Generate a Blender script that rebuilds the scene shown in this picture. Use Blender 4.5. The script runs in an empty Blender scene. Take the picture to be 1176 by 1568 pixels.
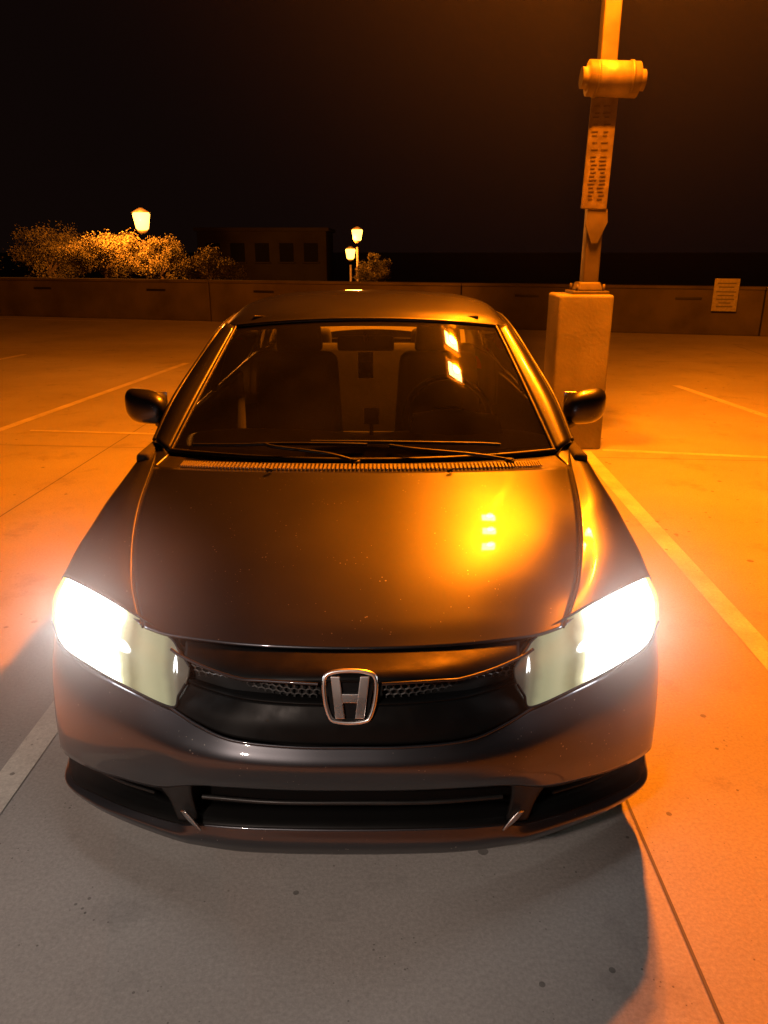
import bpy, bmesh, math, random
from mathutils import Vector, Matrix
random.seed(7)
S=bpy.context.scene
S.view_settings.view_transform='Standard'
S.view_settings.look='None'
S.view_settings.exposure=0

# ------------------------------------------------------------ materials
def mat(name, col=(.5,.5,.5), rough=.5, metal=0, coat=0, coat_r=.05, emis=None, es=0, spec=.5, trans=0):
    m=bpy.data.materials.new(name); m.use_nodes=True
    b=m.node_tree.nodes['Principled BSDF']
    b.inputs['Base Color'].default_value=(*col,1)
    b.inputs['Roughness'].default_value=rough
    b.inputs['Metallic'].default_value=metal
    b.inputs['Coat Weight'].default_value=coat
    b.inputs['Coat Roughness'].default_value=coat_r
    b.inputs['Specular IOR Level'].default_value=spec
    if emis:
        b.inputs['Emission Color'].default_value=(*emis,1)
        b.inputs['Emission Strength'].default_value=es
    return m
def nodes(m): return m.node_tree.nodes, m.node_tree.links, m.node_tree.nodes['Principled BSDF']
def noise_rough(m, scale, lo, hi, detail=6, bump=0, bscale=None):
    n,l,b=nodes(m)
    tc=n.new('ShaderNodeTexCoord'); t=n.new('ShaderNodeTexNoise'); t.inputs['Scale'].default_value=scale; t.inputs['Detail'].default_value=detail
    l.new(tc.outputs['Object'],t.inputs['Vector'])
    r=n.new('ShaderNodeMapRange'); r.inputs['To Min'].default_value=lo; r.inputs['To Max'].default_value=hi
    r.inputs['From Min'].default_value=.3; r.inputs['From Max'].default_value=.7
    l.new(t.outputs['Fac'],r.inputs['Value']); l.new(r.outputs[0],b.inputs['Roughness'])
    if bump:
        t2=n.new('ShaderNodeTexNoise'); t2.inputs['Scale'].default_value=bscale or scale*4; t2.inputs['Detail'].default_value=4
        l.new(tc.outputs['Object'],t2.inputs['Vector'])
        bp=n.new('ShaderNodeBump'); bp.inputs['Strength'].default_value=bump; bp.inputs['Distance'].default_value=.01
        l.new(t2.outputs['Fac'],bp.inputs['Height']); l.new(bp.outputs[0],b.inputs['Normal'])
    return m
def noise_col(m, scale, c1, c2, detail=8):
    n,l,b=nodes(m)
    tc=n.new('ShaderNodeTexCoord'); t=n.new('ShaderNodeTexNoise'); t.inputs['Scale'].default_value=scale; t.inputs['Detail'].default_value=detail
    l.new(tc.outputs['Object'],t.inputs['Vector'])
    r=n.new('ShaderNodeValToRGB'); r.color_ramp.elements[0].position=.35; r.color_ramp.elements[1].position=.65
    r.color_ramp.elements[0].color=(*c1,1); r.color_ramp.elements[1].color=(*c2,1)
    l.new(t.outputs['Fac'],r.inputs[0]); l.new(r.outputs[0],b.inputs['Base Color'])
    return m

PC=(.050,.052,.060)
PAINT=noise_rough(mat('car_paint',PC,.36,.8,.85,.03),3,.345,.395)
# fine road dust specks in the clear coat
n,l,b=nodes(PAINT)
tc=n.new('ShaderNodeTexCoord'); vo=n.new('ShaderNodeTexVoronoi'); vo.inputs['Scale'].default_value=70; l.new(tc.outputs['Object'],vo.inputs['Vector'])
sel=n.new('ShaderNodeTexNoise'); sel.inputs['Scale'].default_value=14; l.new(tc.outputs['Object'],sel.inputs['Vector'])
ms=n.new('ShaderNodeMapRange'); ms.inputs['From Min'].default_value=.45; ms.inputs['From Max'].default_value=.75; ms.inputs['To Min'].default_value=0; ms.inputs['To Max'].default_value=.18
lt=n.new('ShaderNodeMath'); lt.operation='LESS_THAN'; l.new(sel.outputs['Fac'],ms.inputs['Value']); l.new(vo.outputs['Distance'],lt.inputs[0]); l.new(ms.outputs[0],lt.inputs[1])
mx=n.new('ShaderNodeMix'); mx.data_type='RGBA'; l.new(lt.outputs[0],mx.inputs[0]); mx.inputs[6].default_value=(*PC,1); mx.inputs[7].default_value=(.26,.25,.23,1); l.new(mx.outputs[2],b.inputs['Base Color'])

BLACKP=noise_rough(mat('black_plastic',(.012,.012,.012),.4,spec=.35),20,.38,.55)
MATTEB=noise_rough(mat('matte_black_plastic',(.007,.007,.007),.5,spec=.09),20,.32,.5)
GLOSSB=mat('gloss_black',(.01,.01,.011),.25,0,.2,spec=.4)
RUBBER=noise_rough(mat('rubber',(.014,.014,.014),.8),30,.7,.9)
CHROME=noise_rough(mat('chrome',(.95,.95,.95),.2,1),8,.26,.36)
ALLOY=noise_rough(mat('alloy',(.5,.5,.5),.3,1),12,.25,.35)
INTER=noise_rough(mat('interior_fabric',(.045,.042,.04),.9),40,.8,.95,bump=.3,bscale=200)
DASH=noise_rough(mat('dashboard_vinyl',(.16,.15,.13),.55),60,.5,.65,bump=.2,bscale=300)
DARK=mat('gap_black',(.004,.004,.004),.9)

def glass_mat(name,tint):
    m=bpy.data.materials.new(name); m.use_nodes=True
    n=m.node_tree.nodes; l=m.node_tree.links; n.clear()
    o=n.new('ShaderNodeOutputMaterial'); mx=n.new('ShaderNodeMixShader')
    tr=n.new('ShaderNodeBsdfTransparent'); tr.inputs[0].default_value=(*tint,1)
    gl=n.new('ShaderNodeBsdfGlossy'); gl.inputs['Roughness'].default_value=.02; gl.inputs[0].default_value=(1,1,1,1)
    fr=n.new('ShaderNodeFresnel'); fr.inputs[0].default_value=1.5
    df=n.new('ShaderNodeBsdfDiffuse'); df.inputs[0].default_value=(.5,.5,.48,1)
    mx2=n.new('ShaderNodeMixShader')
    tc=n.new('ShaderNodeTexCoord'); nz=n.new('ShaderNodeTexNoise'); nz.inputs['Scale'].default_value=2.5; nz.inputs['Detail'].default_value=8
    mr=n.new('ShaderNodeMapRange'); mr.inputs['From Min'].default_value=.3; mr.inputs['From Max'].default_value=.75; mr.inputs['To Min'].default_value=.006; mr.inputs['To Max'].default_value=.03
    l.new(tc.outputs['Object'],nz.inputs['Vector']); l.new(nz.outputs['Fac'],mr.inputs['Value']); l.new(mr.outputs[0],mx2.inputs[0])
    l.new(fr.outputs[0],mx.inputs[0]); l.new(tr.outputs[0],mx.inputs[1]); l.new(gl.outputs[0],mx.inputs[2])
    l.new(mx.outputs[0],mx2.inputs[1]); l.new(df.outputs[0],mx2.inputs[2]); l.new(mx2.outputs[0],o.inputs[0])
    return m
GLASS=glass_mat('windshield_glass',(.80,.84,.80))
GLASS2=glass_mat('side_glass',(.6,.62,.6))

# ------------------------------------------------------------ helpers
def new_obj(name, verts, faces, material, parent=None, smooth=True):
    me=bpy.data.meshes.new(name); me.from_pydata([tuple(v) for v in verts],[],faces); me.update()
    if isinstance(material,(list,tuple)):
        for x in material: me.materials.append(x)
    else: me.materials.append(material)
    if smooth:
        for p in me.polygons: p.use_smooth=True
    o=bpy.data.objects.new(name,me); S.collection.objects.link(o)
    if parent: o.parent=parent
    return o
def empty(name, loc=(0,0,0), rot=0):
    e=bpy.data.objects.new(name,None); e.location=loc; e.rotation_euler=(0,0,rot); S.collection.objects.link(e); return e
def cr(pts,t):
    n=len(pts); 
    if n==2: return pts[0].lerp(pts[1],t)
    s=t*(n-1); i=min(int(s),n-2); f=s-i
    p1=pts[i];p2=pts[i+1]
    p0=pts[i-1] if i>0 else p1*2-p2
    p3=pts[i+2] if i+2<n else p2*2-p1
    return 0.5*((2*p1)+(p2-p0)*f+(2*p0-5*p1+4*p2-p3)*f*f+(3*p1-p0-3*p2+p3)*f**3)
def grid_from(rows,nu,nv):
    rows=[[Vector(p) for p in r] for r in rows]
    cols=[[cr(r,j/(nv-1)) for j in range(nv)] for r in rows]
    out=[]
    for i in range(nu):
        out.append([cr([cols[k][j] for k in range(len(rows))],i/(nu-1)) for j in range(nv)])
    return out
CEN=Vector((0,2.2,.55))
def grid_mesh(name,g,material,parent,thick=0,center=CEN,uv=False):
    nu=len(g);nv=len(g[0])
    v=[p for r in g for p in r]; f=[]
    for i in range(nu-1):
        for j in range(nv-1):
            f.append((i*nv+j,i*nv+j+1,(i+1)*nv+j+1,(i+1)*nv+j))
    s=0
    for q in f[::7]:
        a,b,c,d=[v[k] for k in q]
        nn=(c-a).cross(d-b); s+=nn.dot(((a+c)/2-center).normalized())
    if s<0: f=[q[::-1] for q in f]
    o=new_obj(name,v,f,material,parent)
    if uv:
        ul=o.data.uv_layers.new(name='UVMap')
        for lp in o.data.loops:
            k=lp.vertex_index; ul.data[lp.index].uv=((k%nv)/(nv-1),(k//nv)/(nu-1))
    if thick:
        m=o.modifiers.new('sol','SOLIDIFY'); m.thickness=thick; m.offset=-1
    return o
def mir(rows): return [[(-p[0],p[1],p[2]) for p in r] for r in rows]
def full(rows): return [[(-p[0],p[1],p[2]) for p in r[:0:-1]]+list(r) for r in rows]
def patch(name,rows,material,parent,nu=24,nv=24,thick=.006,sym=False,uv=False):
    if sym: return [grid_mesh(name,grid_from(full(rows),nu,nv*2-1),material,parent,thick)]
    return [grid_mesh(name+'_a',grid_from(rows,nu,nv),material,parent,thick,uv=uv),
            grid_mesh(name+'_b',grid_from(mir(rows),nu,nv),material,parent,thick,uv=uv)]
def tube(name,pts,r,material,parent,closed=False,n=40,straight=False):
    cu=bpy.data.curves.new(name,'CURVE'); cu.dimensions='3D'; cu.bevel_depth=r; cu.bevel_resolution=3
    P=[Vector(p) for p in pts]
    if closed:
        k=len(P); Q=[]
        for i in range(n):
            s=i/n*k; a=int(s); f=s-a
            p0,p1,p2,p3=P[(a-1)%k],P[a%k],P[(a+1)%k],P[(a+2)%k]
            Q.append(0.5*((2*p1)+(p2-p0)*f+(2*p0-5*p1+4*p2-p3)*f*f+(3*p1-p0-3*p2+p3)*f**3))
    elif straight: Q=P
    else: Q=[cr(P,i/(n-1)) for i in range(n)]
    sp=cu.splines.new('POLY'); sp.points.add(len(Q)-1)
    for i,q in enumerate(Q): sp.points[i].co=(*q,1)
    sp.use_cyclic_u=closed
    cu.use_fill_caps=True
    cu.materials.append(material)
    o=bpy.data.objects.new(name,cu); S.collection.objects.link(o)
    if parent: o.parent=parent
    return o
def box(name,c,s,material,parent=None,bev=.01,rot=(0,0,0),seg=3,taper=None):
    bm=bmesh.new(); bmesh.ops.create_cube(bm,size=1)
    for v in bm.verts:
        v.co=Vector((v.co.x*s[0],v.co.y*s[1],v.co.z*s[2]))
        if taper and v.co.z>0: v.co.x*=taper[0]; v.co.y*=taper[1]
    if bev: bmesh.ops.bevel(bm,geom=bm.edges[:],offset=bev,segments=seg,profile=.6,affect='EDGES')
    me=bpy.data.meshes.new(name); bm.to_mesh(me); bm.free(); me.materials.append(material)
    for p in me.polygons: p.use_smooth=bev>0
    o=bpy.data.objects.new(name,me); S.collection.objects.link(o); o.location=c; o.rotation_euler=rot
    if parent: o.parent=parent
    return o
def cyl(name,c,r,h,material,parent=None,rot=(0,0,0),r2=None,seg=32,bev=0):
    bm=bmesh.new(); bmesh.ops.create_cone(bm,cap_ends=True,segments=seg,radius1=r,radius2=r if r2 is None else r2,depth=h)
    if bev: bmesh.ops.bevel(bm,geom=[e for e in bm.edges if len(e.link_faces)==2 and any(len(f.verts)>4 for f in e.link_faces)],offset=bev,segments=3,affect='EDGES')
    me=bpy.data.meshes.new(name); bm.to_mesh(me); bm.free(); me.materials.append(material)
    for p in me.polygons: p.use_smooth=len(p.vertices)==4
    o=bpy.data.objects.new(name,me); S.collection.objects.link(o); o.location=c; o.rotation_euler=rot
    if parent: o.parent=parent
    return o

# ============================================================ CAR (local: x lateral, y back from nose, z up)
car=empty('parked_car',(-.08,1.51,0))

# --- hood
hood=[ [(0,.17,.735),(.14,.174,.736),(.28,.192,.735),(.40,.225,.732),(.475,.25,.731),(.54,.275,.742)],
       [(0,.25,.775),(.14,.255,.775),(.29,.275,.774),(.41,.305,.768),(.50,.335,.764),(.575,.35,.764)],
       [(0,.40,.830),(.15,.405,.830),(.31,.42,.828),(.44,.44,.820),(.54,.46,.810),(.62,.47,.792)],
       [(0,.60,.885),(.16,.60,.885),(.33,.61,.882),(.47,.62,.873),(.58,.63,.862),(.665,.64,.842)],
       [(0,.80,.933),(.17,.80,.932),(.35,.81,.928),(.50,.82,.918),(.61,.83,.905),(.70,.84,.890)],
       [(0,.95,.965),(.18,.955,.964),(.36,.98,.960),(.53,1.03,.951),(.65,1.08,.942),(.742,1.14,.928)] ]
patch('hood',hood,PAINT,car,60,36,.008,sym=True)
# --- fender
f_in=[(.546,.278,.742),(.581,.352,.763),(.626,.472,.791),(.671,.642,.841),(.706,.842,.889),(.748,1.142,.927),(.79,1.45,.955)]
fender=[ [f_in[0],(.65,.37,.768),(.75,.45,.776),(.841,.522,.777),(.862,.545,.73),(.868,.55,.70)],
         [f_in[1],(.68,.46,.795),(.77,.53,.802),(.848,.58,.785),(.872,.59,.71),(.876,.60,.60)],
         [f_in[2],(.71,.58,.828),(.79,.64,.833),(.854,.67,.805),(.879,.68,.72),(.882,.68,.595)],
         [f_in[3],(.745,.74,.868),(.805,.79,.866),(.858,.80,.825),(.884,.80,.75),(.887,.80,.657)],
         [f_in[4],(.77,.90,.903),(.82,.93,.892),(.862,.94,.843),(.885,.94,.76),(.889,.94,.668)],
         [f_in[5],(.795,1.15,.93),(.832,1.15,.912),(.864,1.15,.855),(.883,1.15,.75),(.885,1.13,.59)],
         [(.77,1.28,.945),(.805,1.28,.942),(.835,1.27,.922),(.864,1.26,.86),(.876,1.26,.62),(.874,1.26,.31)],
         [(.79,1.45,.958),(.812,1.45,.955),(.838,1.45,.93),(.864,1.45,.86),(.874,1.45,.55),(.862,1.45,.22)] ]
patch('fender',fender,PAINT,car,60,36,.006)
for s in (-1,1):
    tube('hood_gap',[(s*(p[0]-.002),p[1],p[2]-.003) for p in f_in[:6]],.0045,DARK,car)
# --- bumper mid
bt=[(0,.02,.557),(.14,.022,.558),(.278,.04,.564),(.37,.08,.578),(.45,.13,.595),(.568,.185,.614),(.70,.265,.630),(.805,.36,.644),(.85,.45,.680),(.868,.55,.70)]
b1=[(0,-.005,.52),(.14,-.003,.52),(.28,.012,.523),(.38,.043,.528),(.46,.08,.533),(.58,.145,.54),(.71,.225,.55),(.822,.335,.56),(.862,.44,.565),(.875,.585,.57)]
b2=[(0,.0,.475),(.14,.002,.475),(.28,.014,.473),(.385,.04,.468),(.47,.08,.462),(.59,.14,.45),(.72,.22,.445),(.832,.33,.44),(.866,.44,.44),(.877,.575,.46)]
b3=[(0,.015,.437),(.14,.017,.437),(.28,.028,.436),(.39,.052,.424),(.494,.105,.376),(.60,.155,.362),(.72,.225,.346),(.832,.325,.33),(.862,.43,.32),(.872,.54,.30)]
patch('bumper',[bt,b1,b2,b3],PAINT,car,24,50,.006,sym=True)
patch('bumper_return',[b3,[(p[0]*.985,p[1]+.05,p[2]-.004) for p in b3]],BLACKP,car,6,50,.004,sym=True)
l0=[(0,.045,.298),(.14,.047,.298),(.28,.055,.296),(.39,.075,.288),(.45,.10,.268),(.58,.16,.258),(.70,.23,.25),(.80,.30,.245),(.855,.42,.24),(.872,.54,.30)]
l1=[(0,.035,.255),(.14,.037,.255),(.28,.046,.253),(.39,.068,.248),(.455,.088,.242),(.59,.15,.24),(.71,.215,.237),(.818,.30,.237),(.862,.42,.225),(.874,.54,.25)]
l2=[(0,.05,.215),(.14,.052,.215),(.28,.06,.215),(.39,.08,.215),(.46,.10,.215),(.60,.16,.217),(.72,.225,.22),(.82,.305,.225),(.862,.42,.205),(.872,.54,.20)]
patch('bumper_lip',[l0,l1,l2],PAINT,car,16,50,.006,sym=True)
patch('splitter_edge',[l2,[(p[0]*.97,p[1]+.10,p[2]-.015) for p in l2]],BLACKP,car,4,50,.004,sym=True)
bk0=[(p[0]*.97,p[1]+.07,p[2]-.002) for p in b3]; bk1=[(p[0]*.97,p[1]+.075,p[2]+.002) for p in l0]
patch('intake_recess',[bk0,bk1],MATTEB,car,8,50,.004,sym=True)
patch('intake_floor',[[(p[0]*.97,p[1]+.08,p[2]+.004) for p in l0],l0],MATTEB,car,4,50,.004,sym=True)
tube('intake_bar',[(-.38,.10,.352),(-.2,.075,.356),(0,.07,.358),(.2,.075,.356),(.38,.10,.352)],.006,BLACKP,car)
for s in (-1,1):
    rows=[[(s*.396,.060,.422),(s*.44,.080,.402),(s*.490,.110,.379)],
          [(s*.400,.076,.36),(s*.435,.088,.35),(s*.468,.11,.335)],
          [(s*.392,.085,.288),(s*.42,.092,.280),(s*.448,.105,.272)]]
    grid_mesh('intake_divider',grid_from(rows,14,10),BLACKP,car,.01)
    rows=[[(s*.378,.046,.292),(s*.398,.054,.318),(s*.420,.063,.338)],[(s*.384,.058,.284),(s*.412,.066,.305),(s*.434,.078,.326)]]
    grid_mesh('intake_fin',grid_from(rows,6,10),ALLOY,car,.005)
    for q in range(2):
        tube('fog_slat',[(s*.53,.185,.325-.03*q),(s*.66,.255,.310-.026*q),(s*.79,.355,.296-.02*q)],.004,BLACKP,car,n=10)

# --- grille
t0=[(0,.176,.728),(.14,.18,.729),(.28,.198,.728),(.36,.22,.726),(.425,.235,.722)]
t1=[(0,.09,.722),(.14,.10,.719),(.265,.13,.712),(.35,.17,.712),(.42,.205,.712)]
t2=[(0,.068,.706),(.14,.075,.701),(.265,.103,.693),(.35,.145,.696),(.42,.19,.703)]
t3=[(0,.085,.694),(.14,.092,.690),(.265,.118,.684),(.35,.158,.689),(.42,.196,.698)]
patch('grille_bar',[t0,t1,t2,t3],MATTEB,car,18,30,.004,sym=True)
for s in (-1,1):
    tube('grille_trim',[(s*.075,.066,.700),(s*.14,.073,.700),(s*.22,.089,.696),(s*.265,.101,.693),(s*.35,.143,.696),(s*.425,.186,.706),(s*.455,.205,.715)],.004,PAINT,car)
g0=[(0,.12,.70),(.14,.125,.70),(.265,.145,.69),(.35,.175,.695),(.41,.20,.70)]
g1=[(0,.10,.64),(.14,.105,.64),(.265,.13,.645),(.34,.16,.66),(.40,.185,.665)]
g2=[(0,.10,.60),(.14,.105,.60),(.265,.125,.61),(.34,.155,.625),(.41,.17,.63)]
patch('grille_back',[g0,g1,g2],DARK,car,12,24,.004,sym=True)
p0=[(0,.062,.645),(.13,.066,.645),(.25,.09,.642),(.33,.125,.640),(.405,.155,.65)]
p1=[(0,.038,.605),(.14,.042,.605),(.27,.065,.605),(.36,.10,.610),(.43,.14,.615)]
p2=[(0,.026,.561),(.14,.028,.562),(.278,.046,.568),(.37,.086,.582),(.45,.136,.598)]
patch('grille_lower_panel',[p0,p1,p2],MATTEB,car,16,30,.005,sym=True)
patch('grille_panel_top',[[(p[0],p[1]+.05,p[2]-.004) for p in p0],p0],MATTEB,car,4,30,.004,sym=True)
tube('grille_lower_edge',[(-.45,.128,.598),(-.37,.076,.581),(-.278,.036,.566),(-.14,.019,.560),(0,.017,.559),(.14,.019,.560),(.278,.036,.566),(.37,.076,.581),(.45,.128,.598)],.0035,PAINT,car,n=60)
hv=[];hf=[]
def surf(x,z):
    ax=abs(x); return .085+.02*(ax/.14)**1.2*.5+max(0,ax-.14)*.24
R=.0105
row=0; z=.652
while z<.698:
    x=-.40+(R*.87 if row%2 else 0)
    while x<.40:
        if abs(x)>.08:
            b=len(hv)
            for k in range(6):
                a=math.pi/6+k*math.pi/3
                for rr,dy in ((R*1.0,0),(R*.74,-.002)):
                    px=x+rr*math.cos(a);pz=z+rr*math.sin(a)*.8
                    hv.append((px,surf(px,pz)+dy,pz))
            for k in range(6):
                k2=(k+1)%6; hf.append((b+2*k,b+2*k2,b+2*k2+1,b+2*k+1))
        x+=R*1.74
    z+=R*1.5*.8; row+=1
MESHM=mat('grille_mesh_plastic',(.07,.07,.07),.3,0,.5)
new_obj('grille_mesh',hv,hf,MESHM,car,False)
# emblem
def ey(z): return .046+(z-.62)*.38
ring=[(-.046,.722),(0,.727),(.046,.722),(.061,.705),(.058,.66),(.048,.628),(.036,.617),(0,.613),(-.036,.617),(-.048,.628),(-.058,.66),(-.061,.705)]
tube('emblem_ring',[(x,ey(z)-.006,z) for x,z in ring],.0056,CHROME,car,closed=True,n=96)
def prism(name,poly,y0,th,material,parent):
    n=len(poly); v=[(x,ey(z)+y0-th,z) for x,z in poly]+[(x,ey(z)+y0,z) for x,z in poly]
    f=[tuple(range(n))]+[tuple(range(2*n-1,n-1,-1))]+[(i,n+i,n+(i+1)%n,(i+1)%n) for i in range(n)]
    o=new_obj(name,v,f,material,parent,False)
    bm=bmesh.new(); bm.from_mesh(o.data); bmesh.ops.recalc_face_normals(bm,faces=bm.faces); bm.to_mesh(o.data); bm.free()
    m=o.modifiers.new('b','BEVEL'); m.width=.0018; m.segments=3
    return o
for s in (-1,1):
    prism('emblem_bar',[(s*.046,.716),(s*.024,.716),(s*.012,.624),(s*.034,.624)],-.002,.009,CHROME,car)
prism('emblem_crossbar',[(-.030,.678),(.030,.678),(.027,.658),(-.027,.658)],-.003,.007,CHROME,car)
prism('emblem_back',[(-.052,.718),(.052,.718),(.056,.70),(.045,.63),(.03,.618),(-.03,.618),(-.045,.63),(-.056,.70)],.006,.006,GLOSSB,car)

# --- headlights
HL=mat('headlamp_lens',(.12,.12,.10),.12,.2,1,emis=(1,1,1),es=1)
n,l,b=nodes(HL)
uvn=n.new('ShaderNodeUVMap'); sp=n.new('ShaderNodeSeparateXYZ'); l.new(uvn.outputs[0],sp.inputs[0])
nz=n.new('ShaderNodeTexNoise'); nz.inputs['Scale'].default_value=22; nz.inputs['Detail'].default_value=2; tc=n.new('ShaderNodeTexCoord'); l.new(tc.outputs['Object'],nz.inputs['Vector'])
ad=n.new('ShaderNodeMath'); ad.operation='MULTIPLY_ADD'; ad.inputs[1].default_value=.03; l.new(nz.outputs['Fac'],ad.inputs[0])
sb=n.new('ShaderNodeMath'); sb.operation='SUBTRACT'; sb.inputs[1].default_value=.015; l.new(sp.outputs[0],sb.inputs[0]); l.new(sb.outputs[0],ad.inputs[2])
cr1=n.new('ShaderNodeValToRGB'); cr1.color_ramp.interpolation='EASE'
E=cr1.color_ramp.elements; E[0].position=0; E[0].color=(.01,.01,.009,1); E[1].position=1; E[1].color=(1,.72,.12,1)
for p_,c_ in ((.12,(.02,.02,.015,1)),(.22,(.08,.08,.05,1)),(.31,(.14,.14,.08,1)),(.37,(.36,.36,.20,1)),(.43,(.46,.45,.25,1)),(.475,(.24,.235,.10,1)),(.505,(.7,.68,.38,1)),(.56,(1,.98,.88,1)),(.86,(1,.99,.92,1)),(.93,(1,.80,.25,1))):
    e=E.new(p_); e.color=c_
cr2=n.new('ShaderNodeValToRGB'); cr2.color_ramp.interpolation='EASE'
E=cr2.color_ramp.elements; E[0].position=0; E[0].color=(.08,)*3+(1,); E[1].position=1; E[1].color=(.14,)*3+(1,)
for p_,c_ in ((.50,.08),(.57,1.0),(.84,1.0),(.92,.18)):
    e=E.new(p_); e.color=(c_,c_,c_,1)
l.new(ad.outputs[0],cr1.inputs[0]); l.new(ad.outputs[0],cr2.inputs[0]); l.new(cr1.outputs[0],b.inputs['Emission Color'])
mm=n.new('ShaderNodeMath'); mm.operation='MULTIPLY'; mm.inputs[1].default_value=10; l.new(cr2.outputs[0],mm.inputs[0]); l.new(mm.outputs[0],b.inputs['Emission Strength'])
hl=[ [(.402,.170,.685),(.438,.215,.706),(.475,.258,.724),(.59,.325,.760),(.72,.425,.775),(.81,.495,.779),(.842,.525,.774)],
     [(.402,.150,.672),(.430,.160,.668),(.462,.178,.666),(.585,.235,.70),(.715,.32,.718),(.812,.41,.725),(.856,.475,.735)],
     [(.408,.140,.655),(.425,.132,.628),(.445,.125,.5985),(.575,.190,.617),(.70,.27,.634),(.79,.342,.648),(.848,.425,.680)] ]
patch('headlight',hl,HL,car,40,60,.004,uv=True)
for s in (-1,1):
    tube('headlight_seal',[(s*p[0],p[1],p[2]+.001) for p in hl[0]],.0035,DARK,car)
    tube('headlight_seal_low',[(s*p[0],p[1],p[2]) for p in hl[2]],.0035,DARK,car)
    rows=[[(s*p[0],p[1]+.03,p[2]) for p in r] for r in hl]
    grid_mesh('headlight_bucket',grid_from(rows,10,20),GLOSSB,car)

# --- cowl
cw0=[(0,.952,.960),(.18,.957,.959),(.36,.982,.955),(.53,1.032,.946),(.65,1.082,.937),(.745,1.142,.925)]
cw1=[(0,1.02,.962),(.18,1.025,.960),(.36,1.05,.956),(.53,1.10,.947),(.65,1.15,.939),(.75,1.21,.93)]
cw2=[(0,1.10,.957),(.18,1.105,.956),(.36,1.13,.952),(.53,1.18,.946),(.65,1.22,.942),(.745,1.28,.94)]
COWL=noise_rough(mat('cowl_plastic',(.20,.19,.17),.6),30,.5,.65)
patch('cowl',[cw0,cw1,cw2],BLACKP,car,10,30,.004,sym=True)
rv=[];rf=[]
gg=grid_from(full([[(p[0],p[1]+.008,p[2]+.006) for p in cw0],[(p[0],p[1]+.068,p[2]+.007) for p in cw0]]),2,260)
for j in range(30,230):
    if j%2: continue
    a,b_,c,d=gg[0][j],gg[0][j+1],gg[1][j+1],gg[1][j]
    k=len(rv); rv+= [a,b_,c,d]+[q+Vector((0,0,.006)) for q in (a,b_,c,d)]
    rf+=[(k+4,k+5,k+6,k+7),(k,k+1,k+5,k+4),(k+1,k+2,k+6,k+5),(k+2,k+3,k+7,k+6),(k+3,k,k+4,k+7)]
new_obj('cowl_vent_ribs',rv,rf,COWL,car,False)

# --- windshield
def wsp(t,s):
    yc=1.09+.77*t; zc=.962+.435*t-.019*t*t
    W=.715+(.575-.715)*t; oy=.185+(.125-.185)*t; oz=.012+(.040-.012)*t
    return (W*s, yc+oy*s*s, zc-oz*s*s)
ws=[[wsp(t,s) for s in (0,.25,.5,.75,1)] for t in (0,.25,.5,.75,1)]
patch('windshield',ws,GLASS,car,40,40,0,sym=True)
bl=[(-p[0],p[1],p[2]) for p in ws[0][:0:-1]]+ws[0]
tl=[(-p[0],p[1],p[2]) for p in ws[-1][:0:-1]]+ws[-1]
tube('windshield_seal_low',[(x,y,z+.003) for x,y,z in bl],.010,BLACKP,car)
tube('windshield_seal_top',[(x,y,z+.001) for x,y,z in tl],.009,BLACKP,car)
for s in (-1,1):
    tube('windshield_seal_side',[(s*r[-1][0],r[-1][1],r[-1][2]+.001) for r in ws],.008,BLACKP,car)
g=grid_from(full(ws),41,61)
for a,b_ in ((0,2),(38,40)):
    sub=[[p+Vector((0,.006,-.004)) for p in g[i]] for i in range(a,b_+1)]
    grid_mesh('windshield_frit',sub,BLACKP,car)
ap_in=[wsp(t,1.0) for t in (0,.30,.65,1)]
ap_in=[(p[0]+.007,p[1]+.002,p[2]) for p in ap_in]
ap_o =[(.800,1.36,.962),(.772,1.575,1.085),(.718,1.83,1.21),(.655,2.06,1.325)]
ap=[[ap_in[i],tuple((Vector(ap_in[i])*.5+Vector(ap_o[i])*.5+Vector((.006,-.012,.016)))),ap_o[i],(ap_o[i][0]-.004,ap_o[i][1]+.03,ap_o[i][2]-.03)] for i in range(4)]
patch('a_pillar',ap,PAINT,car,30,12,.006)
fl=[[(.745,1.14,.922),(.775,1.28,.945),(.80,1.46,.956)],[(.715,1.25,.945),(.75,1.31,.955),(.795,1.40,.966)]]
patch('pillar_base',fl,PAINT,car,6,10,.004)
r0=[(p[0],p[1]+.006,p[2]+.006) for p in ws[-1]]+[(.655,2.06,1.325)]
roof=[ r0,
       [(0,2.05,1.420),(.15,2.05,1.418),(.30,2.06,1.411),(.44,2.09,1.401),(.58,2.13,1.376),(.655,2.18,1.338)],
       [(0,2.5,1.456),(.15,2.5,1.454),(.30,2.5,1.449),(.45,2.5,1.438),(.59,2.5,1.405),(.655,2.5,1.352)],
       [(0,2.9,1.446),(.15,2.9,1.444),(.30,2.9,1.438),(.44,2.9,1.425),(.575,2.9,1.391),(.64,2.9,1.335)],
       [(0,3.25,1.385),(.14,3.245,1.384),(.28,3.235,1.379),(.42,3.21,1.366),(.55,3.19,1.335),(.61,3.20,1.285)] ]
patch('roof',roof,PAINT,car,40,30,.008,sym=True)
rg=[ [(0,3.255,1.382),(.20,3.245,1.380),(.36,3.225,1.371),(.47,3.205,1.357),(.55,3.195,1.332)],
     [(0,3.55,1.24),(.22,3.54,1.237),(.40,3.53,1.225),(.52,3.52,1.21),(.59,3.51,1.19)],
     [(0,3.82,1.09),(.24,3.81,1.088),(.43,3.79,1.078),(.56,3.77,1.065),(.63,3.75,1.05)] ]
patch('rear_window',rg,GLASS,car,16,20,0,sym=True)
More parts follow.
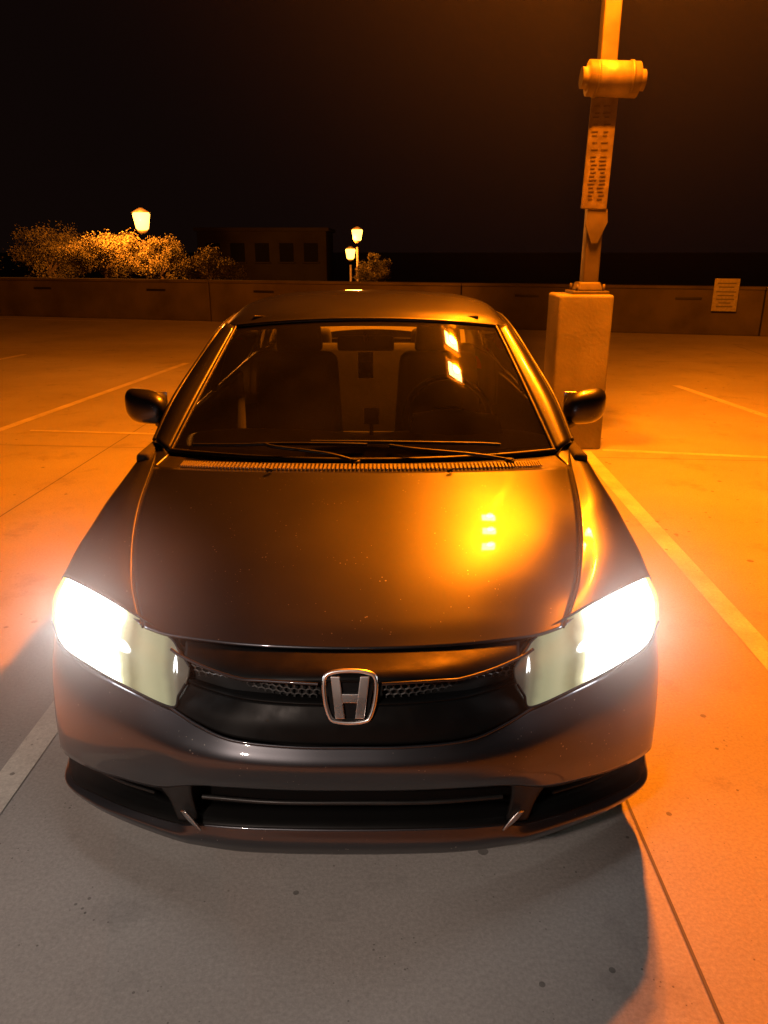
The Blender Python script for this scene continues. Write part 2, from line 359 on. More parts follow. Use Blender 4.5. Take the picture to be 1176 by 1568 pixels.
cp=[[(.55,3.197,1.335),(.59,3.195,1.315),(.612,3.20,1.283)],[(.59,3.512,1.192),(.645,3.515,1.18),(.69,3.52,1.14)],[(.63,3.752,1.052),(.70,3.77,1.045),(.765,3.80,1.01)]]
patch('c_pillar',cp,PAINT,car,14,10,.006)
dk=[ [(0,3.825,1.088),(.24,3.815,1.086),(.43,3.795,1.076),(.56,3.775,1.063),(.70,3.77,1.045),(.765,3.80,1.01)],
     [(0,4.1,1.09),(.24,4.1,1.088),(.43,4.09,1.078),(.58,4.08,1.065),(.69,4.08,1.045),(.755,4.08,1.005)],
     [(0,4.38,1.085),(.24,4.375,1.082),(.43,4.36,1.07),(.56,4.33,1.055),(.66,4.28,1.03),(.725,4.22,.99)] ]
patch('trunk_lid',dk,PAINT,car,14,24,.006,sym=True)
def st(y,z0,x0,low,xs=0):
    return [(x0,y,z0),(x0+.02+xs,y,z0-.015),(.85+xs,y,z0-.06),(.868+xs,y,.84),(.878+xs,y,.70),(.876+xs,y,max(low+.02,.52) if low>.5 else .50),(.862+xs,y,low)]
side=[st(1.452,.958,.79,.22),st(1.9,.966,.80,.22),st(2.4,.975,.80,.22),st(2.9,.985,.795,.22),st(3.22,.995,.787,.22),
      st(3.27,.998,.785,.42),st(3.38,1.0,.78,.59),st(3.60,1.005,.775,.665),st(3.82,1.008,.763,.59),st(3.93,1.005,.758,.42),st(3.98,1.003,.755,.22)]
side+= [[(.725,4.22,.99),(.745,4.22,.975),(.80,4.22,.93),(.835,4.22,.84),(.85,4.22,.70),(.85,4.22,.50),(.83,4.22,.24)],
        [(.60,4.37,.985),(.62,4.38,.97),(.68,4.40,.93),(.71,4.42,.84),(.73,4.45,.70),(.73,4.46,.50),(.71,4.42,.26)],
        [(.30,4.43,.98),(.32,4.44,.965),(.34,4.455,.93),(.36,4.465,.84),(.38,4.485,.70),(.38,4.495,.50),(.36,4.46,.26)],
        [(0,4.44,.98),(0,4.45,.965),(0,4.46,.93),(0,4.47,.84),(0,4.49,.70),(0,4.5,.50),(0,4.465,.26)]]
patch('body_side',side,PAINT,car,110,30,.006)
patch('trunk_edge',[[(0,4.38,1.083),(.24,4.375,1.08),(.43,4.36,1.068),(.56,4.33,1.053),(.66,4.28,1.028),(.725,4.22,.99)],
                    [(0,4.44,.98),(.30,4.43,.98),(.45,4.41,.983),(.60,4.37,.985),(.67,4.31,.987),(.725,4.22,.985)]],PAINT,car,6,20,.004,sym=True)
TAIL=mat('tail_lamp_red',(.35,.01,.01),.15,0,1)
for s in (-1,1):
    grid_mesh('tail_lamp',grid_from([[(s*.44,4.43,.94),(s*.62,4.415,.945),(s*.72,4.395,.935),(s*.815,4.25,.92)],[(s*.46,4.475,.80),(s*.62,4.455,.80),(s*.73,4.43,.80),(s*.845,4.26,.80)]],8,16),TAIL,car,.01)
for s in (-1,1):
    for y in (1.47,2.43):
        tube('door_seam',[(s*.80,y,.96),(s*.852,y,.91),(s*.870,y,.84),(s*.880,y,.70),(s*.878,y,.50),(s*.866,y,.24)],.0035,DARK,car)
    for y in (2.28,3.12):
        tube('door_handle',[(s*.868,y-.08,.83),(s*.885,y-.06,.832),(s*.885,y+.06,.832),(s*.868,y+.08,.83)],.011,PAINT,car,n=16)
    tube('sill',[(s*.862,1.30,.21),(s*.868,2.2,.20),(s*.862,3.2,.21)],.02,PAINT,car,n=10)
sg=[[(.800,1.40,.968),(.800,1.9,.972),(.795,2.45,.982),(.79,2.95,.992),(.78,3.40,1.01)],
    [(.765,1.62,1.09),(.745,1.95,1.13),(.735,2.45,1.16),(.73,2.95,1.15),(.73,3.35,1.09)],
    [(.66,2.05,1.32),(.657,2.2,1.335),(.655,2.5,1.348),(.64,2.9,1.33),(.615,3.15,1.285)]]
patch('side_window',sg,GLASS2,car,14,30,0)
qp=[[(.78,3.40,1.005),(.78,3.6,1.01),(.765,3.80,1.01)],[(.73,3.35,1.09),(.72,3.42,1.11),(.70,3.50,1.14)],[(.615,3.15,1.285),(.613,3.18,1.283),(.61,3.20,1.281)]]
patch('quarter_panel',qp,PAINT,car,14,10,.004)
for s in (-1,1):
    tube('b_pillar',[(s*.80,2.43,.975),(s*.742,2.45,1.16),(s*.655,2.47,1.348)],.022,BLACKP,car,n=12)
    tube('drip_rail',[(s*.802,1.38,.968),(s*.772,1.59,1.09),(s*.718,1.85,1.212),(s*.66,2.07,1.322),(s*.66,2.5,1.348),(s*.645,2.9,1.33),(s*.617,3.18,1.285)],.010,BLACKP,car)
for s in (-1,1):
    bm=bmesh.new(); bmesh.ops.create_uvsphere(bm,u_segments=32,v_segments=20,radius=1)
    for v in bm.verts:
        x,y,z=v.co
        px=math.copysign(abs(x)**.75,x)*.098; pz=math.copysign(abs(z)**.72,z)*.074
        py=y*.075 if y<0 else y*.03
        pz*= 1-.18*(x*s)*-1*.5
        v.co=Vector((px+s*.945,1.78+py+.03*(x*s),1.02+pz+.012*(x*s)))
    me=bpy.data.meshes.new('mirror_shell'); bm.to_mesh(me); bm.free(); me.materials.append(PAINT)
    for p in me.polygons: p.use_smooth=True
    o=bpy.data.objects.new('mirror_shell',me); S.collection.objects.link(o); o.parent=car
    box('mirror_glass',(s*.945,1.815,1.02),(.165,.008,.115),CHROME,car,.003)
    rows=[[(s*.80,1.62,.975),(s*.80,1.74,.985)],[(s*.84,1.66,.968),(s*.84,1.77,.975)],[(s*.90,1.74,.975),(s*.90,1.80,.975)]]
    grid_mesh('mirror_arm',grid_from(rows,12,6),BLACKP,car,.03)
# --- wipers
tube('wiper_arm',[(-.02,1.06,.972),(-.12,1.075,.994),(-.30,1.12,1.006),(-.34,1.15,1.008)],.006,BLACKP,car)
tube('wiper_blade',[(-.62,1.235,.985),(-.45,1.18,.998),(-.30,1.15,1.010),(-.10,1.14,1.012),(.02,1.145,1.008)],.006,BLACKP,car)
tube('wiper_arm_b',[(.52,1.11,.962),(.40,1.10,.984),(.20,1.11,1.000),(.10,1.14,1.006)],.006,BLACKP,car)
tube('wiper_blade_b',[(-.18,1.165,1.014),(.05,1.16,1.014),(.25,1.165,1.010),(.42,1.185,1.002),(.5,1.20,.994)],.006,BLACKP,car)
for x,y,z in ((-.02,1.05,.968),(.52,1.10,.955)):
    cyl('wiper_pivot',(x,y,z),.018,.03,BLACKP,car,bev=.005)
for x in (-.30,.30):
    tube('washer_nozzle',[(x-.008,.945,.968),(x,.952,.972),(x+.008,.955,.967)],.006,BLACKP,car,n=8)

# --- interior
box('floor_pan',(0,2.2,.30),(1.6,3.6,.10),DARK,car,.01)
box('firewall',(0,1.15,.60),(1.45,.06,.60),DARK,car,.01)
dsh=[[(0,1.13,.935),(.35,1.15,.935),(.6,1.24,.93),(.71,1.33,.92)],[(0,1.35,.955),(.35,1.38,.962),(.6,1.42,.955),(.76,1.46,.93)],[(0,1.60,.945),(.35,1.62,.955),(.6,1.63,.95),(.78,1.63,.92)],[(0,1.66,.80),(.35,1.68,.80),(.6,1.68,.80),(.78,1.68,.80)],[(0,1.62,.5),(.35,1.62,.5),(.6,1.62,.5),(.78,1.62,.5)]]
patch('dashboard',dsh,DASH,car,24,24,0,sym=True)
ib=[[(.18,1.50,.957),(.36,1.46,.962),(.56,1.50,.957)],[(.20,1.56,1.02),(.36,1.53,1.045),(.54,1.56,1.015)],[(.20,1.68,1.01),(.36,1.66,1.03),(.54,1.68,1.005)]]
grid_mesh('instrument_binnacle',grid_from(ib,12,16),DASH,car,.02)
tube('phone_mount_stalk',[(.03,1.50,.95),(.03,1.515,.985),(.03,1.53,1.005)],.008,BLACKP,car,n=8)
box('phone_mount_cradle',(.03,1.53,1.03),(.06,.014,.065),DASH,car,.005,rot=(math.radians(-15),0,0))
ang=math.radians(24)
pts=[]
for k in range(12):
    a=k/12*2*math.pi; pts.append((.36+.185*math.cos(a),1.86+math.sin(a)*.185*math.sin(ang),.95+.185*math.sin(a)*math.cos(ang)))
tube('steering_wheel',pts,.015,GLOSSB,car,closed=True,n=60)
box('steering_hub',(.36,1.85,.945),(.15,.05,.12),GLOSSB,car,.03,rot=(-ang,0,0))
box('steering_spokes',(.36,1.86,.95),(.33,.02,.035),GLOSSB,car,.008,rot=(-ang,0,0))
for sx in (-.36,.36):
    box('seat_cushion',(sx,2.15,.55),(.50,.52,.16),INTER,car,.06)
    box('seat_back',(sx,2.46,.86),(.48,.15,.62),INTER,car,.06,rot=(math.radians(-14),0,0),taper=(.82,.9))
    box('headrest',(sx,2.57,1.235),(.25,.10,.17),INTER,car,.045,rot=(math.radians(-8),0,0),taper=(.85,1))
    for d in (-.05,.05): tube('headrest_post',[(sx+d,2.54,1.12),(sx+d,2.56,1.2)],.006,CHROME,car,n=2)
box('rear_bench',(0,3.05,.50),(1.3,.50,.18),INTER,car,.06)
box('rear_seat_back',(0,3.32,.80),(1.3,.16,.62),INTER,car,.06,rot=(math.radians(-18),0,0))
for sx in (-.38,.38): box('rear_headrest',(sx,3.42,1.13),(.26,.09,.12),INTER,car,.04)
box('parcel_shelf',(0,3.58,1.03),(1.25,.42,.03),DASH,car,.01)
box('centre_console',(0,2.0,.58),(.20,.7,.22),BLACKP,car,.03)
box('door_card',(-.80,2.2,.66),(.05,2.0,.60),INTER,car,.02)
box('door_card_b',(.80,2.2,.66),(.05,2.0,.60),INTER,car,.02)
box('rear_view_mirror',(0,1.93,1.27),(.25,.035,.065),BLACKP,car,.015)
tube('rear_view_mirror_stem',[(0,1.80,1.325),(0,1.87,1.31),(0,1.92,1.28)],.008,BLACKP,car,n=6)
TAG=noise_col(mat('hang_tag_card',(.3,.38,.3),.5),60,(.35,.45,.36),(.6,.7,.6))
TAGD=mat('hang_tag_print',(.04,.10,.06),.5)
box('hang_tag',(.0,1.89,1.180),(.066,.003,.125),TAG,car,.001,rot=(math.radians(18),0,0))
box('hang_tag_print',(.0,1.8855,1.170),(.042,.003,.055),TAGD,car,0,rot=(math.radians(18),0,0))
box('head_lining',(0,2.55,1.375),(1.0,1.1,.012),INTER,car,.004)

# --- wheels
def wheel(s,y):
    prof=[(.21,-.095),(.235,-.105),(.285,-.108),(.306,-.095),(.316,-.06),(.318,0),(.316,.06),(.306,.095),(.285,.108),(.235,.105),(.21,.095)]
    v=[];f=[];N=56
    for k in range(N):
        a=2*math.pi*k/N
        for r,dx in prof: v.append((s*.76+dx,y+r*math.cos(a),.318+r*math.sin(a)))
    m=len(prof)
    for k in range(N):
        for j in range(m-1):
            a=k*m+j;b=((k+1)%N)*m+j; f.append((a,a+1,b+1,b))
    new_obj('tyre',v,f,RUBBER,car)
    v=[];f=[]
    pr=[(.215,.10),(.20,.085),(.19,.03),(.19,-.09)]
    for k in range(N):
        a=2*math.pi*k/N
        for r,dx in pr: v.append((s*.76+s*dx,y+r*math.cos(a),.318+r*math.sin(a)))
    m=len(pr)
    for k in range(N):
        for j in range(m-1):
            a=k*m+j;b=((k+1)%N)*m+j; f.append((a,a+1,b+1,b))
    new_obj('rim',v,f,ALLOY,car)
    cyl('wheel_hub',(s*.835,y,.318),.045,.03,ALLOY,car,rot=(0,math.pi/2,0),bev=.006)
    cyl('brake_disc',(s*.78,y,.318),.14,.02,ALLOY,car,rot=(0,math.pi/2,0))
    for k in range(5):
        a=2*math.pi*k/5+.3
        c=math.cos(a);d=math.sin(a)
        for off in (-.09,.09):
            tube('spoke',[(s*.842,y+.03*c,.318+.03*d),(s*.842,y+.12*math.cos(a+off*.8),.318+.12*math.sin(a+off*.8)),(s*.83,y+.195*math.cos(a+off),.318+.195*math.sin(a+off))],.010,ALLOY,car,n=6)
for s in (-1,1):
    for y in (.90,3.60):
        wheel(s,y)
        v=[];f=[]
        for k in range(17):
            a=math.pi*k/16
            for x in (.60,.868): v.append((s*x,y+.362*math.cos(a),.31+.362*math.sin(a)))
        for k in range(16): f.append((2*k,2*k+1,2*k+3,2*k+2))
        new_obj('wheel_liner',v,f,DARK,car)
box('engine_bay_block',(0,.62,.48),(1.10,.72,.42),DARK,car,.02)
box('front_core',(0,.24,.50),(.80,.12,.38),DARK,car,.02)
box('trunk_block',(0,4.0,.62),(1.15,.62,.55),DARK,car,.02)

# ============================================================ GROUND
def ground_mat(name,c1,c2,scale=.6):
    m=mat(name,c1,.85)
    n,l,b=nodes(m)
    tc=n.new('ShaderNodeTexCoord')
    def nz(sc,det=8,ro=.6):
        t=n.new('ShaderNodeTexNoise'); t.inputs['Scale'].default_value=sc; t.inputs['Detail'].default_value=det; t.inputs['Roughness'].default_value=ro
        l.new(tc.outputs['Object'],t.inputs['Vector']); return t
    big=nz(scale,6); r=n.new('ShaderNodeValToRGB'); r.color_ramp.elements[0].position=.3; r.color_ramp.elements[1].position=.7
    r.color_ramp.elements[0].color=(*c1,1); r.color_ramp.elements[1].color=(*c2,1); l.new(big.outputs['Fac'],r.inputs[0])
    fine=nz(90,6,.7); mf=n.new('ShaderNodeMapRange'); mf.inputs['From Min'].default_value=.3; mf.inputs['From Max'].default_value=.7; mf.inputs['To Min'].default_value=.78; mf.inputs['To Max'].default_value=1.14
    l.new(fine.outputs['Fac'],mf.inputs['Value'])
    mx=n.new('ShaderNodeMix'); mx.data_type='RGBA'; mx.blend_type='MULTIPLY'; mx.inputs[0].default_value=1
    l.new(r.outputs[0],mx.inputs[6]); l.new(mf.outputs[0],mx.inputs[7])
    prev=mx.outputs[2]
    bl_=nz(2.3,9,.7); mb=n.new('ShaderNodeMapRange'); mb.inputs['From Min'].default_value=.56; mb.inputs['From Max'].default_value=.72; mb.inputs['To Min'].default_value=1; mb.inputs['To Max'].default_value=.72
    l.new(bl_.outputs['Fac'],mb.inputs['Value'])
    mxb=n.new('ShaderNodeMix'); mxb.data_type='RGBA'; mxb.blend_type='MULTIPLY'; mxb.inputs[0].default_value=1; l.new(prev,mxb.inputs[6]); l.new(mb.outputs[0],mxb.inputs[7]); prev=mxb.outputs[2]
    for sc,lo,hi,amt in ((9,.42,.75,.6),(38,.45,.75,.55)):
        vo=n.new('ShaderNodeTexVoronoi'); vo.inputs['Scale'].default_value=sc
        l.new(tc.outputs['Object'],vo.inputs['Vector'])
        lt=n.new('ShaderNodeMath'); lt.operation='LESS_THAN'
        sel=nz(3.1 if sc<20 else 5.3,2); ms=n.new('ShaderNodeMapRange'); ms.inputs['From Min'].default_value=lo; ms.inputs['From Max'].default_value=hi; ms.inputs['To Min'].default_value=0; ms.inputs['To Max'].default_value=.2
        l.new(sel.outputs['Fac'],ms.inputs['Value']); l.new(vo.outputs['Distance'],lt.inputs[0]); l.new(ms.outputs[0],lt.inputs[1])
        st_=n.new('ShaderNodeMath'); st_.operation='MULTIPLY'; st_.inputs[1].default_value=amt; l.new(lt.outputs[0],st_.inputs[0])
        mx2=n.new('ShaderNodeMix'); mx2.data_type='RGBA'; l.new(st_.outputs[0],mx2.inputs[0]); l.new(prev,mx2.inputs[6]); mx2.inputs[7].default_value=(.03,.028,.025,1)
        prev=mx2.outputs[2]
    l.new(prev,b.inputs['Base Color'])
    bp=n.new('ShaderNodeBump'); bp.inputs['Strength'].default_value=.35; bp.inputs['Distance'].default_value=.004
    l.new(fine.outputs['Fac'],bp.inputs['Height']); l.new(bp.outputs[0],b.inputs['Normal'])
    return m
CONC=ground_mat('deck_concrete',(.27,.262,.25),(.38,.365,.35))
def sheet(name,pts,z,material,parent=None):
    return new_obj(name,[(x,y,z) for x,y in pts],[tuple(range(len(pts)))],material,parent,False)
WA=(-9.9,20.4); WB=(7.58,15.5)
wd=Vector((WB[0]-WA[0],WB[1]-WA[1],0)).normalized()
wn=Vector((-wd.y,wd.x,0))
A=Vector((*WA,0))-wd*60; B=Vector((*WB,0))+wd*60
deck=[(A.x,A.y),(B.x,B.y),(B.x-wn.x*60,B.y-wn.y*60),(A.x-wn.x*60,A.y-wn.y*60)]
sheet('parking_deck_ground',deck,0,CONC)
OUT=ground_mat('outer_ground',(.05,.045,.035),(.09,.08,.06))
sheet('outer_ground',[(-600,-600),(600,-600),(600,900),(-600,900)],-4,OUT)
PAINTL=ground_mat('line_paint',(.42,.40,.36),(.66,.64,.58),3)
def line(name,p,q,w,z=.004,m=PAINTL):
    p=Vector((*p,0));q=Vector((*q,0)); d=(q-p).normalized(); nn=Vector((-d.y,d.x,0))*w/2
    return sheet(name,[tuple((p+nn).xy),tuple((p-nn).xy),tuple((q-nn).xy),tuple((q+nn).xy)],z,m)
mk=empty('parking_line_markings')
for k,(p,q,w) in enumerate([((1.55,-2),(1.73,6.45),.11),((-1.31,-2),(-1.16,6.9),.10),((1.90,6.50),(7.5,5.45),.07),((3.72,9.8),(4.0,7.84),.10),
     ((-3.75,7.0),(-3.0,11.8),.10),((-7.0,7.9),(-5.9,12.8),.10),((-3.4,7.25),(-2.1,7.1),.05),((-12,20.2),(-6.3,18.7),.10),((4.9,2),(5.6,7.2),.10),((-4.6,-1),(-4.3,4),.10),((7.3,9.4),(7.7,7.3),.1)]):
    o=line('stripe_%d'%k,p,q,w); o.parent=mk
JOINT=mat('joint_sealant',(.09,.085,.08),.8)
jt=empty('expansion_joints')
for k,(p,q) in enumerate([((.745,-3),(.80,7)),((-30,8.9),(30,3.9)),((-2.9,-3),(-2.0,15)),((-22,15.8),(28,8.6)),((5.0,-3),(6.3,14))]):
    o=line('joint_%d'%k,p,q,.009,.003,JOINT); o.parent=jt

# ============================================================ PARAPET WALL
WALLM=noise_col(noise_rough(mat('parapet_concrete',(.14,.13,.12),.9,spec=.2),8,.85,.95,bump=.3,bscale=60),1.3,(.055,.05,.045),(.095,.088,.08))
wall=empty('parapet_wall')
rz=math.atan2(wd.y,wd.x)
L=6.0
for k in range(-8,12):
    c=Vector((*WA,0))+wd*(k*L+L/2)+wn*.12
    box('panel_%d'%(k+8),(c.x,c.y,.44),(L-.03,.2,.88),WALLM,wall,.012,rot=(0,0,rz))
    box('cap_%d'%(k+8),(c.x,c.y,.91),(L-.012,.26,.06),WALLM,wall,.012,rot=(0,0,rz))
    for m_ in (-1.6,1.6):
        q=c+wd*m_-wn*.105
        box('scupper_%d'%(k+8),(q.x,q.y,.70),(.5,.02,.05),BLACKP,wall,.004,rot=(0,0,rz))
sgn=empty('notice_sign')
SW=noise_col(mat('sign_white',(.6,.6,.58),.5),20,(.22,.22,.20),(.32,.32,.29)); ST=mat('sign_text',(.09,.09,.08),.6)
c=Vector((6.72,15.72,.78))-wn*.06
box('board',c,(.46,.015,.62),SW,sgn,.006,rot=(0,0,rz))
for i,(w,dz) in enumerate(((.34,.22),(.28,.15),(.36,.06),(.30,-.01),(.33,-.08),(.22,-.15),(.3,-.22))):
    box('text_line',c-wn*.011+Vector((0,0,dz)),(w,.004,.022),ST,sgn,0,rot=(0,0,rz))

# ============================================================ LAMP POLE
pole=empty('parking_lot_lamp')
PED=noise_col(noise_rough(mat('pedestal_concrete',(.3,.28,.26),.85),10,.8,.95,bump=.4,bscale=40),2.5,(.15,.14,.125),(.25,.235,.21))
STEEL=noise_col(noise_rough(mat('galv_steel',(.3,.28,.25),.5,.2),10,.5,.65),6,(.09,.08,.065),(.15,.13,.11))
px,py=1.66,6.74
box('pedestal',(px,py,.65),(.45,.45,1.30),PED,pole,.025)
box('base_plate',(px+.05,py,1.313),(.30,.30,.025),STEEL,pole,.004)
for dx in (-.11,.11):
    for dy in (-.11,.11): cyl('anchor_bolt',(px+.05+dx,py+dy,1.35),.012,.06,STEEL,pole)
box('base_cover',(px+.05,py,1.36),(.22,.22,.07),STEEL,pole,.015,taper=(.8,.8))
box('pole_shaft',(px+.06,py,3.35),(.13,.13,4.05),STEEL,pole,.015)
SIGNY=noise_col(mat('pole_sign_panel',(.5,.45,.35),.5),12,(.12,.10,.075),(.20,.17,.13))
box('pole_sign',(px+.035,py-.09,2.36),(.205,.02,.80),SIGNY,pole,.006,rot=(0,math.radians(1.2),0))
PT=mat('sign_print',(.08,.062,.045),.6)
zz=2.70
while zz>2.02:
    for cx_ in (-.045,.035):
        w=random.uniform(.03,.065)
        box('sign_text',(px+.035+cx_+random.uniform(-.008,.008),py-.102,zz),(w,.004,.009),PT,pole,0,rot=(0,math.radians(-2),0))
    zz-=random.choice((.028,.028,.05))
bv=[(0,-.10,1.97),(.09,-.09,1.96),(.10,-.09,1.86),(.03,-.09,1.70),(-.02,-.09,1.70),(-.075,-.09,1.84),(-.07,-.09,1.95)]
v=[(px+.05+a,py+b_,c_) for a,b_,c_ in bv]+[(px+.05+a,py+b_+.03,c_) for a,b_,c_ in bv]
N=len(bv); f=[tuple(range(N)),tuple(range(2*N-1,N-1,-1))]+[(i,(i+1)%N,N+(i+1)%N,N+i) for i in range(N)]
new_obj('sign_bracket',v,f,STEEL,pole,False)
cyl('drum_housing',(px+.08,py-.13,2.88),.125,.48,SIGNY,pole,rot=(0,math.radians(92),0),bev=.05)
for dx in (-.13,.13): 
    cyl('drum_band',(px+.08+dx,py-.13,2.88),.129,.03,STEEL,pole,rot=(0,math.radians(92),0),bev=.004)
box('lamp_arm',(px-.02,py-.75,5.32),(.07,1.75,.07),STEEL,pole,.01)
LENS=mat('sodium_lens',(1,.8,.5),.3,emis=(1,.62,.16),es=60)
for i,yy in enumerate((6.35,5.85,5.35)):
    box('lamp_head_%d'%i,(px-.05,yy,5.24),(.36,.34,.14),STEEL,pole,.03,taper=(.8,.8))
    box('lamp_lens_%d'%i,(px-.05,yy,5.155),(.24,.20,.02),LENS,pole,.006)
    ld=bpy.data.lights.new('sodium_light_%d'%i,'POINT'); ld.energy=1850; ld.color=(1,.19,.0006); ld.shadow_soft_size=.06
    lo=bpy.data.objects.new('sodium_light_%d'%i,ld); S.collection.objects.link(lo); lo.location=(px-.05,yy,5.06); lo.parent=pole

# ============================================================ added fill light on a made-up post behind the camera, brightens the foreground
back=empty('added_fill_post')
bx,by=-3.0,-4.2
box('pedestal',(bx,by,.6),(.45,.45,1.2),PED,back,.025)
box('pole_shaft',(bx,by,3.0),(.13,.13,3.6),STEEL,back,.015)
src=Vector((bx+.05,by+.35,4.75)); tgt=Vector((-1.15,.95,.0)); dv=tgt-src
q=dv.to_track_quat('-Z','Y')
hd=box('lamp_head',src-dv.normalized()*.10,(.34,.34,.14),STEEL,back,.03); hd.rotation_euler=q.to_euler()  # housing of the added fill light
ld=bpy.data.lights.new('added_fill_light','SPOT'); ld.energy=1450; ld.color=(1,.77,.64); ld.shadow_soft_size=.15; ld.spot_size=math.radians(29); ld.spot_blend=.7
lo=bpy.data.objects.new('added_fill_light',ld); S.collection.objects.link(lo); lo.location=src; lo.rotation_euler=q.to_euler(); lo.parent=back

# ============================================================ fill points added ahead of the headlight lenses to brighten nearby panels
for s in (-1,1):
    ld=bpy.data.lights.new('headlight_spill_fill','POINT'); ld.energy=3.0; ld.color=(.95,.98,1); ld.shadow_soft_size=.05
    lo=bpy.data.objects.new('headlight_spill_fill',ld); S.collection.objects.link(lo); lo.parent=car
    lo.location=(s*.70,.20,.80)

# ============================================================ DISTANCE: lanterns, trees, building
LG=mat('lantern_glass',(1,.8,.4),.3,emis=(1,.50,.07),es=6)
def lantern(name,x,y,z,sc,zb=-4,en=900):
    e=empty(name)
    cyl('post',(x,y,(z+zb)/2-.3*sc),.07,(z-zb)-.6*sc,STEEL,e)
    cyl('lantern_base',(x,y,z-.34*sc),.10*sc,.12*sc,STEEL,e,r2=.2*sc)
    cyl('lantern_globe',(x,y,z),.20*sc,.56*sc,LG,e,r2=.30*sc,bev=.04*sc)
    cyl('lantern_cap',(x,y,z+.36*sc),.33*sc,.16*sc,STEEL,e,r2=.05*sc)
    ld=bpy.data.lights.new('lantern_light','POINT'); ld.energy=en; ld.color=(1,.25,.02); ld.shadow_soft_size=.3
    lo=bpy.data.objects.new('lantern_light',ld); S.collection.objects.link(lo); lo.location=(x,y-2.2*sc,z+.6); lo.parent=e
lantern('post_lantern',-13.26,45,3.0,1.6,en=8000)
lantern('post_lantern.001',-1.64,50,2.36,1.15,en=1300)
lantern('post_lantern.002',-2.15,52,1.25,1.1,en=900)

LEAF=noise_col(mat('leaf',(.1,.1,.04),.9,spec=.1),1.5,(.06,.06,.026),(.15,.135,.06))
BARK=noise_col(mat('bark',(.08,.06,.04),.9),8,(.05,.04,.03),(.11,.08,.06))
def tree(name,x,y,zt,w,h,nleaf=5000,seed=0,zb=-4):
    rnd=random.Random(seed); e=empty(name)
    zc=zt-h/2
    tr=[(x,y,zb),(x+.15,y,zb+(zc-zb)*.4),(x-.05,y+.1,zc-h*.2),(x,y,zc+h*.1)]
    cu=tube('trunk',tr,.14,BARK,e,n=10)
    for i,p in enumerate(cu.data.splines[0].points): p.radius=1.3-.9*i/9
    clumps=[]
    for k in range(34):
        a=rnd.uniform(0,2*math.pi); r=math.sqrt(rnd.random())*.5*w
        zz=zc+rnd.uniform(-.5,.42)*h*math.sqrt(max(0.05,1-(r/(w*.52))**2))
        c=Vector((x+r*math.cos(a),y+r*math.sin(a)*.8,zz)); clumps.append((c,rnd.uniform(.10,.2)*min(w,h*1.4)))
        if k%4==0:
            t=tube('limb',[(x,y,zc-h*.35),(Vector((x,y,zc-.1*h))+c)/2,c],.045,BARK,e,n=6)
            for i,p in enumerate(t.data.splines[0].points): p.radius=1.2-.18*i
    v=[];f=[]
    for i in range(nleaf):
        c,R_=clumps[rnd.randrange(len(clumps))]
        d=Vector((rnd.gauss(0,1),rnd.gauss(0,1),rnd.gauss(0,.75))).normalized()*R_*(rnd.random()**.45)*rnd.choice((1,1,1,1.35))
        p=c+d; s=rnd.uniform(.025,.055)
        u=Vector((rnd.gauss(0,1),rnd.gauss(0,1),rnd.gauss(0,1))).normalized(); w_=u.cross(Vector((rnd.gauss(0,1),rnd.gauss(0,1),rnd.gauss(0,1)))).normalized()
        k=len(v); v+=[p-u*s*1.4,p+w_*s*.6,p+u*s*1.4,p-w_*s*.6]; f.append((k,k+1,k+2,k+3))
    new_obj('foliage',v,f,LEAF,e,False)
tree('shrub_tree',-14.9,43,2.55,3.6,2.6,22000,1)
tree('shrub_tree.001',-12.0,43.5,2.3,2.6,2.4,16000,2)
tree('shrub_tree.002',-8.9,41,1.6,3.0,1.9,12000,3)
tree('shrub_tree.003',-20.2,48.5,2.8,4.6,3.2,12000,4)
tree('shrub_tree.004',-.7,48,1.35,1.8,1.9,8000,5)
tree('shrub_tree.005',-26,48,3.2,5.5,3.6,8000,6)
bd=empty('stucco_building')
STUC=noise_col(mat('stucco',(.03,.03,.03),.9,spec=.05),.6,(.012,.010,.009),(.017,.015,.012)); WIN=mat('dark_window',(.005,.005,.006),.9,spec=0)
box('walls',(-9,64,-.6),(9.5,8,6.8),STUC,bd,.05)
box('parapet_cap',(-9,64,2.9),(9.9,8.4,.25),STUC,bd,.03)
for i in range(5):
    for z in (-1.6,1.3): 
        box('window',(-12.6+1.8*i,59.97,z),(1.0,.10,1.3),WIN,bd,.01)
        box('window_sill',(-12.6+1.8*i,59.93,z-.72),(1.2,.2,.1),STUC,bd,.01)

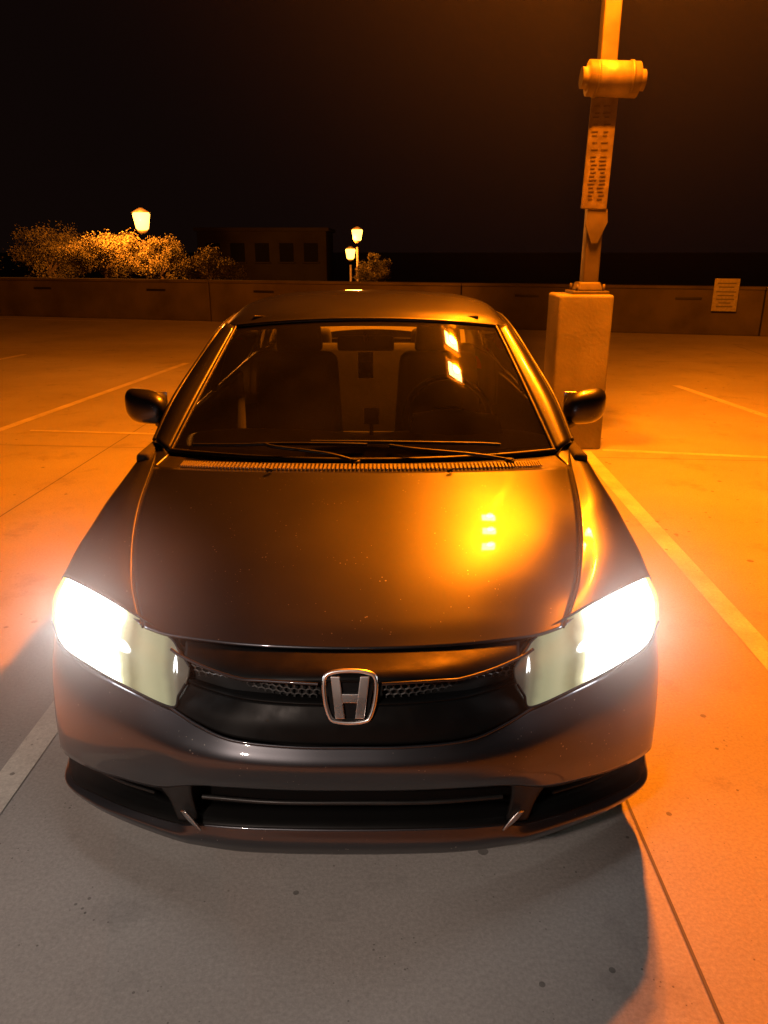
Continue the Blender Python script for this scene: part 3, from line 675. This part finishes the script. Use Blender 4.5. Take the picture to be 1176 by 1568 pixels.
# ============================================================ added scatter spheres imitating lens glow around the lit lamps
def glow_volume(name,c,r,dens,parent=None):
    hz=bpy.data.materials.new(name); hz.use_nodes=True
    n=hz.node_tree.nodes; l=hz.node_tree.links; n.clear()
    o=n.new('ShaderNodeOutputMaterial'); vs=n.new('ShaderNodeVolumeScatter')
    tc=n.new('ShaderNodeTexCoord'); gr=n.new('ShaderNodeTexGradient'); gr.gradient_type='QUADRATIC_SPHERE'
    mu=n.new('ShaderNodeMath'); mu.operation='MULTIPLY'; mu.inputs[1].default_value=dens
    l.new(tc.outputs['Object'],gr.inputs[0]); l.new(gr.outputs['Fac'],mu.inputs[0]); l.new(mu.outputs[0],vs.inputs['Density'])
    l.new(vs.outputs[0],o.inputs['Volume'])
    bm=bmesh.new(); bmesh.ops.create_icosphere(bm,subdivisions=3,radius=1.0)
    me=bpy.data.meshes.new(name); bm.to_mesh(me); bm.free(); me.materials.append(hz)
    ob=bpy.data.objects.new(name,me); S.collection.objects.link(ob); ob.location=c; ob.scale=(r,r,r)
    if parent: ob.parent=parent
glow_volume('lamp_glow_volume',(px-.05,5.85,5.1),4.6,.011,pole)  # added volume for the flare glow around the pole lamp
for s in (-1,1):
    glow_volume('headlight_bloom_volume',(s*.68,.26,.74),.46,1.5,car)  # added volume standing in for lens bloom at each headlight

# ============================================================ WORLD (night sky)
w=bpy.data.worlds.new('World'); S.world=w; w.use_nodes=True
n=w.node_tree.nodes; l=w.node_tree.links; bg=n['Background']
sk=n.new('ShaderNodeTexSky'); sk.sky_type='NISHITA'; sk.sun_disc=False; sk.sun_elevation=math.radians(-6); sk.sun_rotation=math.radians(180)
mx=n.new('ShaderNodeMix'); mx.data_type='RGBA'; mx.blend_type='ADD'; mx.inputs[0].default_value=1
mx.inputs[7].default_value=(.07,.032,.025,1)
l.new(sk.outputs[0],mx.inputs[6]); l.new(mx.outputs[2],bg.inputs[0]); bg.inputs[1].default_value=.055

# ============================================================ CAMERA
cd=bpy.data.cameras.new('camera'); cam=bpy.data.objects.new('camera',cd); S.collection.objects.link(cam)
cam.location=(0,0,1.67); cam.rotation_euler=(math.radians(90-19),0,0)
cd.sensor_fit='HORIZONTAL'; cd.sensor_width=36; cd.lens=36*1178/1176; cd.clip_end=2000; cd.clip_start=.05
S.camera=cam
